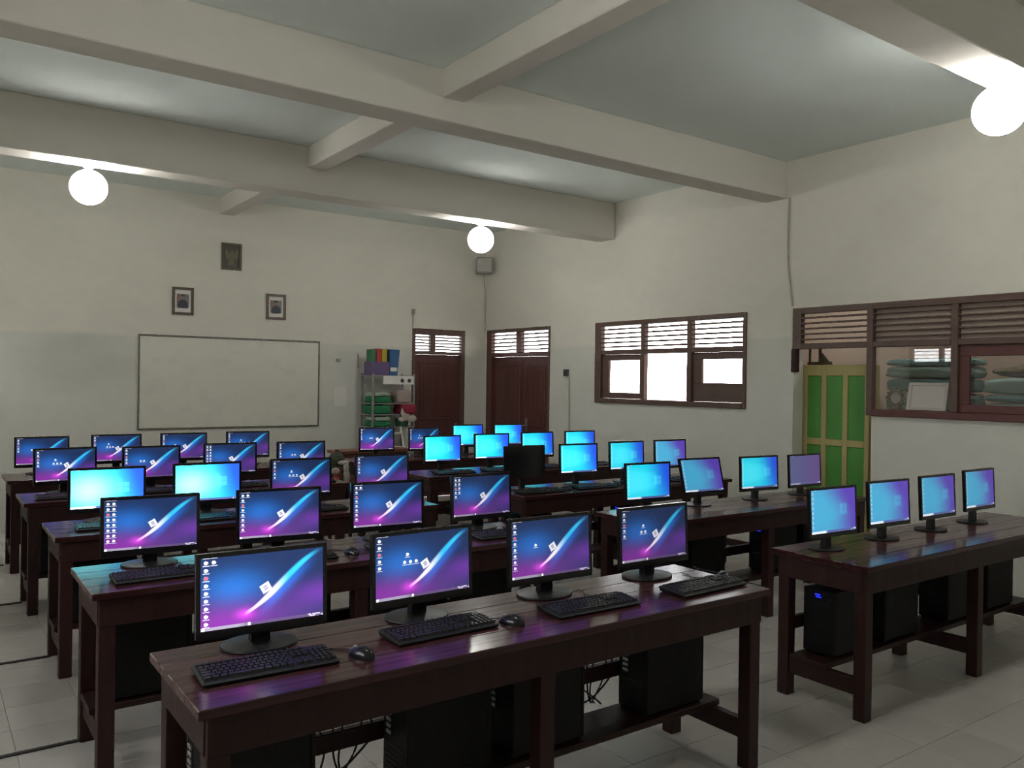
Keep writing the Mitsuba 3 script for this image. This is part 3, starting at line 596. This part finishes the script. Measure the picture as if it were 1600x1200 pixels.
# cables hanging under the nearest left table
CAB = iter([f'{a} under the nearest left table, {g} gap between computer cases' for g in ('left', 'right') for a in
    ('looping black cable', 'long black cable hanging straight', 'second black cable hanging straight', 'black cable bowing right', 'short black cable running right', 'thick slanting black cable', 'rising black cable', 'steep slanting black cable')])
def hang(pts, r=0.0035):
    k = obj('power_cable', tube(pts, r, sub=8), 'cable_black', smooth=True)
    tag(k, next(CAB), 'cable', 'cables hanging under the nearest left table')
for gx in (1.13, 2.27):
    Y = ROWS[0] + 0.475
    hang([[gx - 0.14, Y - 0.02, 0.40], [gx - 0.10, Y, 0.43], [gx - 0.03, Y - 0.01, 0.42], [gx + 0.0, Y - 0.01, 0.36], [gx - 0.01, Y, 0.28], [gx - 0.03, Y + 0.015, 0.235], [gx - 0.10, Y + 0.01, 0.232]])
    hang([[gx + 0.05, Y, 0.62], [gx + 0.035, Y, 0.45], [gx + 0.03, Y - 0.01, 0.33], [gx + 0.06, Y + 0.01, 0.25], [gx + 0.09, Y + 0.01, 0.232]])
    hang([[gx + 0.06, Y, 0.62], [gx + 0.065, Y - 0.005, 0.42], [gx + 0.055, Y, 0.30], [gx + 0.07, Y + 0.012, 0.235]])
    hang([[gx + 0.12, Y, 0.62], [gx + 0.135, Y - 0.01, 0.44], [gx + 0.12, Y - 0.005, 0.33], [gx + 0.08, Y + 0.012, 0.24]])
    hang([[gx + 0.16, Y, 0.62], [gx + 0.155, Y - 0.01, 0.46], [gx + 0.19, Y, 0.38], [gx + 0.22, Y, 0.36]])
    hang([[gx + 0.20, Y, 0.36], [gx + 0.13, Y + 0.0, 0.30], [gx + 0.07, Y + 0.015, 0.25], [gx - 0.02, Y + 0.02, 0.236]], 0.004)
    hang([[gx - 0.16, Y - 0.02, 0.37], [gx - 0.06, Y - 0.015, 0.41], [gx + 0.03, Y - 0.01, 0.45], [gx + 0.08, Y, 0.50], [gx + 0.10, Y, 0.62]])
    if gx < 2: next(CAB)
    if gx > 2: hang([[gx - 0.12, Y - 0.02, 0.40], [gx - 0.02, Y - 0.02, 0.33], [gx + 0.06, Y - 0.02, 0.27], [gx + 0.1, Y - 0.02, 0.235]])
# dark cable strips along the floor, left of each left table but the nearest
for r, (yy, xe) in enumerate(((4.02, 0.585), (5.315, 0.625), (6.676, 0.61), (8.06, 0.6))):
    k = obj('cable_strip', cb(XL + 0.01, xe, yy - 0.012, yy + 0.012, 0.0, 0.008, 0.003), 'cable_black')
    tag(k, f'dark cable strip on the floor left of the {ORD[r + 1]} left table', 'cable', 'dark cable strips across the left aisle')

# ================================================================== BACK WALL
wb = thing('whiteboard', 'large white writing board with thin grey frame on the back wall', 'whiteboard')
x0, x1, z0, z1 = 1.965, 4.068, 1.0, 2.06
obj('board', bx(x0 + 0.012, x1 - 0.012, WY - 0.014, WY, z0 + 0.012, z1 - 0.012), 'whiteboard_face', wb)
for m in (cb(x0, x1, WY - 0.022, WY, z1 - 0.022, z1, 0.003), cb(x0, x1, WY - 0.022, WY, z0, z0 + 0.02, 0.003), cb(x0, x0 + 0.018, WY - 0.022, WY, z0 + 0.02, z1 - 0.022, 0.003), cb(x1 - 0.018, x1, WY - 0.022, WY, z0 + 0.02, z1 - 0.022, 0.003)):
    obj('frame', m, 'board_frame', wb)
def picture(x0, x1, z0, z1, label, kind):
    t = thing('wall_picture', label, 'picture', 'framed pictures above the whiteboard')
    o = sbox(x0, z0, x1, z1); w = 0.028
    obj('frame', on_back(ext(o.difference(sbox(x0 + w, z0 + w, x1 - w, z1 - w)), 0.022), WY), 'picture_dark' if kind == 'bird' else 'picture_frame', t)
    cx, cz, W, H = (x0 + x1) / 2, (z0 + z1) / 2, x1 - x0 - 2 * w, z1 - z0 - 2 * w
    if kind == 'bird':
        obj('backing', bx(x0 + w, x1 - w, WY - 0.008, WY, z0 + w, z1 - w), 'picture_dark', t)
        body = Point(0, 0).buffer(0.035).union(affinity.scale(Point(0, 0.05).buffer(0.02), 1, 1.1)).union(Polygon([(-0.02, -0.02), (0.02, -0.02), (0.035, -0.085), (-0.035, -0.085)]))
        for s in (-1, 1): body = body.union(Polygon([(s * 0.02, 0.03), (s * 0.075, 0.085), (s * 0.085, 0.03), (s * 0.07, -0.02), (s * 0.05, -0.045), (s * 0.02, -0.02)]))
        body = body.union(sbox(-0.055, -0.105, 0.055, -0.092))
        obj('emblem', on_back(ext(affinity.translate(body.simplify(0.001), cx, cz + 0.005), 0.014), WY), 'picture_gold', t)
    else:
        obj('mat', bx(x0 + w, x1 - w, WY - 0.008, WY, z0 + w, z1 - w), 'paper_white', t)
        g = sbox(cx - W * 0.38, cz - H * 0.28, cx + W * 0.42 * 0.9, cz + H * 0.32)
        obj('photo', on_back(ext(g, 0.010), WY), 'picture_ground', t)
        sh = Polygon([(-0.055, -0.09), (-0.05, -0.02), (-0.018, 0.005), (0.018, 0.005), (0.05, -0.02), (0.055, -0.09)])
        obj('figure', on_back(ext(affinity.translate(sh, cx, cz + 0.01), 0.012), WY), 'picture_suit', t)
        obj('face', on_back(ext(affinity.scale(Point(cx, cz + 0.04).buffer(0.022), 0.9, 1.15), 0.013), WY), 'picture_skin', t)
        obj('cap', on_back(ext(sbox(cx - 0.021, cz + 0.052, cx + 0.021, cz + 0.075), 0.014), WY), 'picture_suit', t)
        obj('backdrop', on_back(ext(sbox(cx - W * 0.38, cz + 0.0, cx - W * 0.2, cz + H * 0.3), 0.0105), WY), 'picture_red', t)
picture(2.852, 3.083, 2.85, 3.16, 'dark framed emblem of a spread winged bird, highest picture on the back wall', 'bird')
picture(2.314, 2.545, 2.295, 2.605, 'framed portrait of a man in dark suit and cap, upper left of the whiteboard', 'man')
picture(3.387, 3.626, 2.30, 2.605, 'framed portrait of a man in dark suit and cap, upper right of the whiteboard', 'man')
k = obj('wall_plug', cat([cb(4.29, 4.345, WY - 0.02, WY, 1.81, 1.85, 0.005), cyl(0.012, 0, 0.01, n=12).apply_transform(trimesh.transformations.translation_matrix((4.317, WY - 0.02, 1.83)) @ trimesh.transformations.rotation_matrix(math.pi / 2, [1, 0, 0]))]), 'grey_plastic')
tag(k, 'small grey wall fitting just right of the whiteboard', 'wall fitting')
k = obj('wall_hook', cat([cb(4.58, 4.598, WY - 0.012, WY, 1.75, 1.92, 0.004), cb(4.58, 4.598, WY - 0.04, WY - 0.01, 1.75, 1.77, 0.004)]), 'grey_plastic')
tag(k, 'thin upright hook strip on the wall beside the colourful folders', 'hook')
k = obj('paper_sheet', cat([bx(4.27, 4.44, WY - 0.003, WY, 1.25, 1.50)]), 'paper_white'); tag(k, 'blank white paper sheet stuck on the back wall below the small fitting', 'paper')
t = thing('light_switch', 'grey switch box with conduit above the maroon back door', 'switch')
obj('box', cat([cb(5.36, 5.405, WY - 0.03, WY, 2.475, 2.545, 0.005), cb(5.37, 5.395, WY - 0.035, WY - 0.028, 2.49, 2.53, 0.003)]), 'grey_plastic', t); obj('conduit', tube([[5.383, WY - 0.012, 2.48], [5.383, WY - 0.012, 2.30]], 0.009, 8, 1), 'conduit_grey', t)
t = thing('speaker', 'grey loudspeaker box mounted high in the far right corner', 'speaker')
sp = cb(-0.11, 0.11, -0.09, 0.09, -0.115, 0.105, 0.008); gr = cb(-0.095, 0.095, -0.098, -0.088, -0.10, 0.09, 0.004); brk = bx(-0.03, 0.03, 0.08, 0.16, -0.03, 0.03)
SP = place(6.40, 9.60, 3.205, -0.5)
obj('cabinet', sp, 'grey_plastic', t, to_world=SP); obj('grille', gr, 'conduit_grey', t, to_world=SP); obj('bracket', brk, 'dark_metal', t, to_world=SP)
obj('cable', tube([[6.44, 9.66, 3.10], [6.50, 9.74, 3.0], [6.535, 9.758, 2.8], [6.54, 9.76, 2.3]], 0.007, 6), 'conduit_grey', t, smooth=True)

# right wall fittings
t = thing('wall_socket', 'dark wall socket with thin conduit right of the double door', 'socket')
obj('box', cat([cb(WX - 0.035, WX, 7.91, 7.985, 1.67, 1.755, 0.006), cyl(0.02, 0, 0.012, n=16).apply_transform(trimesh.transformations.translation_matrix((WX - 0.035, 7.947, 1.712)) @ trimesh.transformations.rotation_matrix(-math.pi / 2, [0, 1, 0]))]), 'dark_metal', t)
obj('conduit', tube([[WX - 0.012, 7.90, 1.67], [WX - 0.012, 7.885, 1.3], [WX - 0.012, 7.87, 0.3]], 0.008, 8), 'conduit_grey', t, smooth=True)
k = obj('wall_cable', tube([[WX - 0.01, 4.74, 3.34], [WX - 0.01, 4.747, 2.8], [WX - 0.01, 4.72, 2.55], [WX - 0.01, 4.69, 2.33]], 0.008, 8), 'conduit_grey', smooth=True)
tag(k, 'thin grey cable running down the right wall from the beam to the long window', 'cable')

# ================================================================== RACK AND SHELF GOODS AT THE BACK
rx0, rx1, ry0, ry1 = 4.60, 5.20, 9.36, 9.70
t = thing('storage_rack', 'narrow grey metal storage rack against the back wall beside the maroon door', 'rack')
for xx in (rx0, rx1 - 0.025):
    for yy in (ry0, ry1 - 0.025): obj('post', cb(xx, xx + 0.025, yy, yy + 0.025, 0, 1.67, 0.003), 'grey_metal', t)
SH = [0.30, 0.66, 1.0, 1.16, 1.30, 1.65]
for z in SH: obj('shelf_board', cb(rx0, rx1, ry0, ry1, z - 0.018, z, 0.003), 'grey_metal', t)
t = thing('folder_bin', 'purple open bin holding upright folders on top of the metal rack', 'bin')
obj('bin', cat([cb(4.60, 4.85, 9.40, 9.41, 1.655, 1.82, .003), cb(4.60, 4.85, 9.60, 9.61, 1.655, 1.82, .003), cb(4.60, 4.61, 9.41, 9.60, 1.655, 1.82, .003), cb(4.84, 4.85, 9.41, 9.60, 1.655, 1.82, .003), cb(4.60, 4.85, 9.40, 9.61, 1.65, 1.66, .003)]), 'purple_plastic', t)
for i, (c, xa, xb, zt, lab) in enumerate((('green_folder', 4.615, 4.675, 1.975, 'green folder in the purple bin, leftmost'), ('red_folder', 4.685, 4.755, 1.985, 'red folder in the purple bin between green and yellow'), ('yellow_folder', 4.76, 4.83, 1.985, 'yellow folder in the purple bin next to the blue file'))):
    k = obj('folder', cb(xa, xb, 9.43, 9.58, 1.662, zt, 0.004), c); tag(k, lab, 'folder', 'upright folders in the purple bin')
t = thing('magazine_file', 'blue magazine file with a white label on top of the metal rack', 'magazine file')
mf = trimesh.convex.convex_hull(np.array([[x, y, z] for y in (9.41, 9.59) for (x, z) in ((4.86, 1.65), (4.97, 1.65), (5.0, 1.975), (4.862, 1.98))]))
obj('body', mf, 'blue_folder', t); obj('label', cb(4.868, 4.962, 9.405, 9.411, 1.70, 1.75, 0.001), 'paper_white', t)
t = thing('carton', 'white carton with two dark round prints under the blue file', 'box')
obj('body', cb(4.74, 5.17, 9.335, 9.355, 1.535, 1.64, 0.003), 'paper_white', t)
for xx in (5.0, 5.10): obj('print', cyl(0.026, 0, 0.003, n=20).apply_transform(trimesh.transformations.translation_matrix((xx, 9.336, 1.585)) @ trimesh.transformations.rotation_matrix(math.pi / 2, [1, 0, 0])), 'dark_metal', t)
scene.pop('carton__body'); used.pop('carton__body'); obj('body', cb(4.74, 5.17, 9.335, 9.36, 1.535, 1.64, 0.003), 'paper_white', t)
def folded(x0, x1, y0, y1, z0, z1, m, label, seed):
    s = trimesh.creation.box((1, 1, 1)).subdivide().subdivide().subdivide()
    v = s.vertices * 2; n = np.linalg.norm(np.abs(v) ** 5, axis=1, keepdims=True) ** 0.0
    v = np.sign(v) * np.abs(v) / (np.sum(np.abs(v) ** 6, axis=1, keepdims=True) ** (1 / 6))
    v = v * (1 + 0.12 * (meshkit.fbm(v * 2.2 + seed, 3, seed)[:, None] - 0.5)); v[:, 2] = np.maximum(v[:, 2], -0.94)
    s.vertices = np.c_[(x0 + x1) / 2 + v[:, 0] * (x1 - x0) / 2, (y0 + y1) / 2 + v[:, 1] * (y1 - y0) / 2, z0 + (v[:, 2] + 0.94) / 1.94 * (z1 - z0)]
    k = obj('folded_cloth', s, m, smooth=True); tag(k, label, 'cloth', 'cloths on the metal rack')
folded(4.62, 4.89, 9.37, 9.66, 1.30, 1.38, 'green_cloth', 'green folded cloth on the upper rack shelf, lower of two', 1)
folded(4.63, 4.88, 9.38, 9.66, 1.382, 1.43, 'pale_green_cloth', 'pale folded cloth topmost of the green cloths', 2)
folded(4.61, 4.89, 9.37, 9.66, 1.16, 1.275, 'green_cloth', 'bright green folded cloth on the middle rack shelf', 3)
folded(4.62, 4.89, 9.37, 9.66, 1.0, 1.07, 'green_cloth', 'dark green folded cloth on the lower visible rack shelf', 4)
folded(4.64, 4.88, 9.38, 9.66, 1.072, 1.13, 'pale_green_cloth', 'pale green cloth laid over the lowest green cloth', 5)
folded(4.62, 4.89, 9.37, 9.66, 0.66, 0.90, 'grey_cloth', 'grey cloth bundle low on the metal rack', 6)
folded(4.95, 5.15, 9.34, 9.60, 1.30, 1.47, 'pink_cloth', 'pale pink cloth bundle under the white carton', 7)
folded(5.00, 5.21, 9.30, 9.60, 1.16, 1.285, 'crimson_cloth', 'crimson cloth bundle at the right end of the rack', 8)
k = obj('hanging_cloth', cat([blob((5.05, 9.335, 1.17), (0.06, 0.025, 0.10), 0.3, 3), blob((5.14, 9.335, 1.10), (0.07, 0.03, 0.045), 0.3, 4), blob((5.0, 9.335, 1.09), (0.05, 0.025, 0.03), 0.3, 5)]), 'bag_white', smooth=True)
tag(k, 'crumpled white plastic bag hanging at the rack below the crimson cloth', 'bag')
t = thing('basket', 'small green basket at the right end of the rack', 'basket')
obj('bowl', lathe([[0.0, 0], [0.075, 0], [0.092, 0.085], [0.098, 0.09], [0.092, 0.095], [0.085, 0.085], [0.07, 0.012], [0, 0.012]], 28), 'green_folder', t, smooth=30, to_world=T().translate([5.09, 9.50, 1.0]))
t = thing('step_ladder', 'white step ladder standing before the metal rack', 'ladder')
for sx in (0, 1): obj('rail', tube([[4.74 + sx * 0.26, 9.0, 0.0], [4.77 + sx * 0.2, 9.30, 1.0]], 0.015, 8, 1), 'white_plastic', t)
for i, z in enumerate((0.25, 0.5, 0.75, 0.92)): obj('rung', cb(4.75 + 0.03 * z, 5.0 - 0.03 * z, 9.0 + 0.3 * z - 0.03, 9.0 + 0.3 * z + 0.03, z - 0.012, z + 0.012, 0.004), 'white_plastic', t)

# ---- teacher's desk with things on it
t = thing('teacher_desk', 'reddish brown wooden desk in front of the metal rack', 'desk')
obj('top', cb(3.81, 4.75, 8.62, 8.90, 0.75, 0.785, 0.004), 'desk_brown', t); obj('front_panel', cb(3.85, 4.71, 8.65, 8.67, 0.3, 0.75, 0.003), 'desk_brown', t)
for xx in (3.85, 4.66):
    for yy in (8.67, 8.83): obj('leg', cb(xx, xx + 0.05, yy, yy + 0.05, 0, 0.75, 0.003), 'desk_brown', t)
st = thing('stool', 'dark wooden stool carrying bags in the middle aisle by the farthest right table', 'stool')
obj('seat', cb(3.33, 3.60, 7.70, 8.06, 0.49, 0.52, 0.004), 'leg_wood', st)
for xx in (3.34, 3.56):
    for yy in (7.72, 8.01): obj('leg', cb(xx, xx + 0.03, yy, yy + 0.03, 0, 0.49, 0.003), 'leg_wood', st)
t = thing('backpack', 'dark green backpack standing on the stool in the middle aisle', 'bag')
obj('body', cat([blob((3.505, 7.95, 0.625), (0.088, 0.095, 0.10), 0.15, 3), blob((3.515, 7.96, 0.755), (0.082, 0.085, 0.09), 0.12, 4)]), 'bag_green', t, smooth=True); obj('pocket', blob((3.50, 7.865, 0.62), (0.055, 0.03, 0.08), 0.2, 5), 'desk_brown', t, smooth=True)
obj('handle', tube([[3.50, 7.95, 0.82], [3.50, 7.95, 0.856], [3.53, 7.95, 0.856], [3.53, 7.95, 0.82]], 0.009), 'bag_green', t, smooth=True)
k = obj('plastic_bag', cat([blob((3.53, 7.82, 0.745), (0.06, 0.025, 0.022), 0.35, 9), blob((3.56, 7.80, 0.60), (0.035, 0.025, 0.082), 0.35, 10), blob((3.55, 7.80, 0.69), (0.03, 0.02, 0.05), 0.3, 12)]), 'bag_white', smooth=True); tag(k, 'crumpled white plastic bag hung over the green backpack', 'bag')
k = obj('red_pouch', blob((3.43, 7.78, 0.572), (0.035, 0.03, 0.055), 0.2, 11), 'red_folder', smooth=True); tag(k, 'small red pouch on the stool left of the green backpack', 'pouch')
k = obj('beige_cloth', blob((3.425, 7.78, 0.665), (0.045, 0.035, 0.035), 0.3, 13), 'pink_cloth', smooth=True); tag(k, 'beige cloth lying on the small red pouch', 'cloth')
k = obj('paper_strip', cb(-0.10, 0.07, -0.02, 0.03, 0, 0.004, 0.001), 'paper_white', to_world=place(4.92, ROWS[2] + 0.36, 1.0733 + 0.01 + 0.0135, -0.06)); tag(k, 'white paper lying on top of the third monitor of the right third row', 'paper')

# ================================================================== BEHIND THE LONG WINDOW
t = thing('green_cupboard', 'green panelled cupboard with yellow frame behind the open doorway', 'cupboard')
cx = WX + TH + 0.03; ya, yb, zt = 4.03, 4.717, 1.79
obj('carcass', cb(cx + 0.02, cx + 0.17, ya, yb, 0.0, zt, 0.004), 'panel_yellow', t)
cols = ((4.073, 4.239), (4.286, 4.452), (4.501, 4.65))
stiles = [(ya, cols[0][0])] + [(cols[i][1], cols[i + 1][0]) for i in range(2)] + [(cols[2][1], yb)]
for (p, q_) in stiles: obj('stile', cb(cx, cx + 0.02, p, q_, 0.0, zt, 0.003), 'panel_yellow', t)
rails = ((1.69, zt), (1.055, 1.115), (0.45, 0.51), (0.0, 0.08))
for (p, q_) in cols:
    for i, (zb, z_) in enumerate(rails):
        obj('rail', cb(cx, cx + 0.02, p, q_, zb, z_, 0.003), 'panel_yellow', t)
        if i < 3: obj('panel', cb(cx + 0.012, cx + 0.02, p, q_, rails[i + 1][1], zb, 0.002), 'panel_green', t)
k = obj('iron_stand', cat([cb(cx + 0.05, cx + 0.12, 4.53, 4.69, zt, zt + 0.03, 0.004), cb(cx + 0.07, cx + 0.09, 4.56, 4.585, zt + 0.03, zt + 0.16, 0.004), cb(cx + 0.07, cx + 0.09, 4.67, 4.69, zt + 0.03, zt + 0.16, 0.004),
                           trimesh.convex.convex_hull(np.array([[cx + a, y, z] for a in (0.07, 0.09) for (y, z) in ((4.56, zt + 0.12), (4.56, zt + 0.03), (4.48, zt + 0.03))])), bx(cx + 0.05, cx + 0.12, 4.47, 4.53, zt, zt + 0.03)]), 'olive_cloth')
tag(k, 'dark iron stand on top of the green cupboard', 'stand')
t = thing('picture_frame', 'empty white picture frame leaning behind the long window glass', 'picture frame')
fo = Polygon([(-0.165, 0), (0.165, 0), (0.165, 0.235), (-0.165, 0.235)])
PF = T().translate([WX + TH + 0.06, 3.545, 1.405]) @ T().rotate([0, 1, 0], 12)
sill2 = obj('window_shelf', cb(WX + TH, WX + TH + 0.42, 3.20, 3.95, 1.375, 1.403, 0.003), 'leg_wood'); tag(sill2, 'narrow wooden shelf behind the long window carrying the white frame', 'shelf')
obj('frame', on_right(ext(fo.difference(sbox(-0.14, 0.025, 0.14, 0.21)), 0.02), 0.01), 'white_plastic', t, to_world=PF)
obj('backing', on_right(ext(sbox(-0.14, 0.025, 0.14, 0.21), 0.006), 0.01), 'paper_white', t, to_world=PF)
ang = np.linspace(0, 2 * np.pi, 49)[:-1]; gear = Polygon([((0.062 if (i // 2) % 2 else 0.075) * math.cos(a_), (0.062 if (i // 2) % 2 else 0.075) * math.sin(a_)) for i, a_ in enumerate(ang)])
t = thing('gear_ornament', 'dark brass gear shaped ornament behind the window glass, left of the white frame', 'ornament')
GM = T().translate([WX + TH + 0.14, 3.85, 1.403 + 0.1]) @ T().scale(1.18)
obj('ring', on_right(ext(gear.difference(Point(0, 0).buffer(0.042)), 0.02), 0.01), 'brass_dark', t, to_world=GM); obj('foot', cb(-0.02, 0.03, -0.04, 0.04, -0.085, -0.062, 0.004), 'brass_dark', t, to_world=GM)
obj('dial', on_right(ext(Point(0, 0).buffer(0.043), 0.008), 0.012), 'annex_wall_tone', t, to_world=GM)
# a long stand with piles of teal cloth deeper in the next room
t = thing('cloth_stand', 'long dark stand carrying teal cloths in the next room', 'stand')
sx = 7.75
for y in (2.0, 3.6, 4.52): obj('side', cb(sx, sx + 0.4, y, y + 0.03, 0, 1.33, 0.003), 'olive_cloth', t)
obj('board', cb(sx, sx + 0.4, 2.0, 4.55, 1.33, 1.352, 0.003), 'olive_cloth', t)
def pile(y0, y1, z0, z1, m, label, seed):
    folded(sx + 0.02, sx + 0.38, y0, y1, z0, z1, m, label, seed); k = list(scene)[-1]; labels[k]['group'] = 'cloths in the next room'
pile(3.66, 4.5, 1.354, 1.55, 'teal_cloth', 'pale teal cloth behind the gear ornament, lowest of its pile', 21)
pile(3.66, 4.5, 1.553, 1.68, 'teal_deep', 'deep teal cloth behind the gear ornament, second of its pile', 22)
pile(3.66, 4.5, 1.683, 1.80, 'teal_cloth', 'pale teal cloth behind the gear ornament, third of its pile', 23)
pile(3.66, 4.5, 1.803, 1.87, 'teal_deep', 'deep teal cloth behind the gear ornament, topmost of its pile', 24)
pile(2.2, 3.58, 1.354, 1.47, 'teal_cloth', 'pale teal cloth behind the maroon casement, lowest of its pile', 25)
pile(2.2, 3.58, 1.473, 1.54, 'teal_deep', 'deep teal cloth band behind the maroon casement', 26)
pile(2.2, 3.58, 1.543, 1.69, 'teal_cloth', 'pale teal cloth behind the maroon casement under the olive bundle', 27)
k = obj('cloth_bundle', blob((sx + 0.2, 3.0, 1.75), (0.15, 0.56, 0.062), 0.15, 31), 'olive_cloth', smooth=True)
tag(k, 'dark olive cloth bundle lying on the teal cloths behind the maroon casement', 'cloth', 'cloths in the next room')
lamp(7.7, 3.6, 3.2, 'globe lamp on the ceiling of the next room', 0.75)
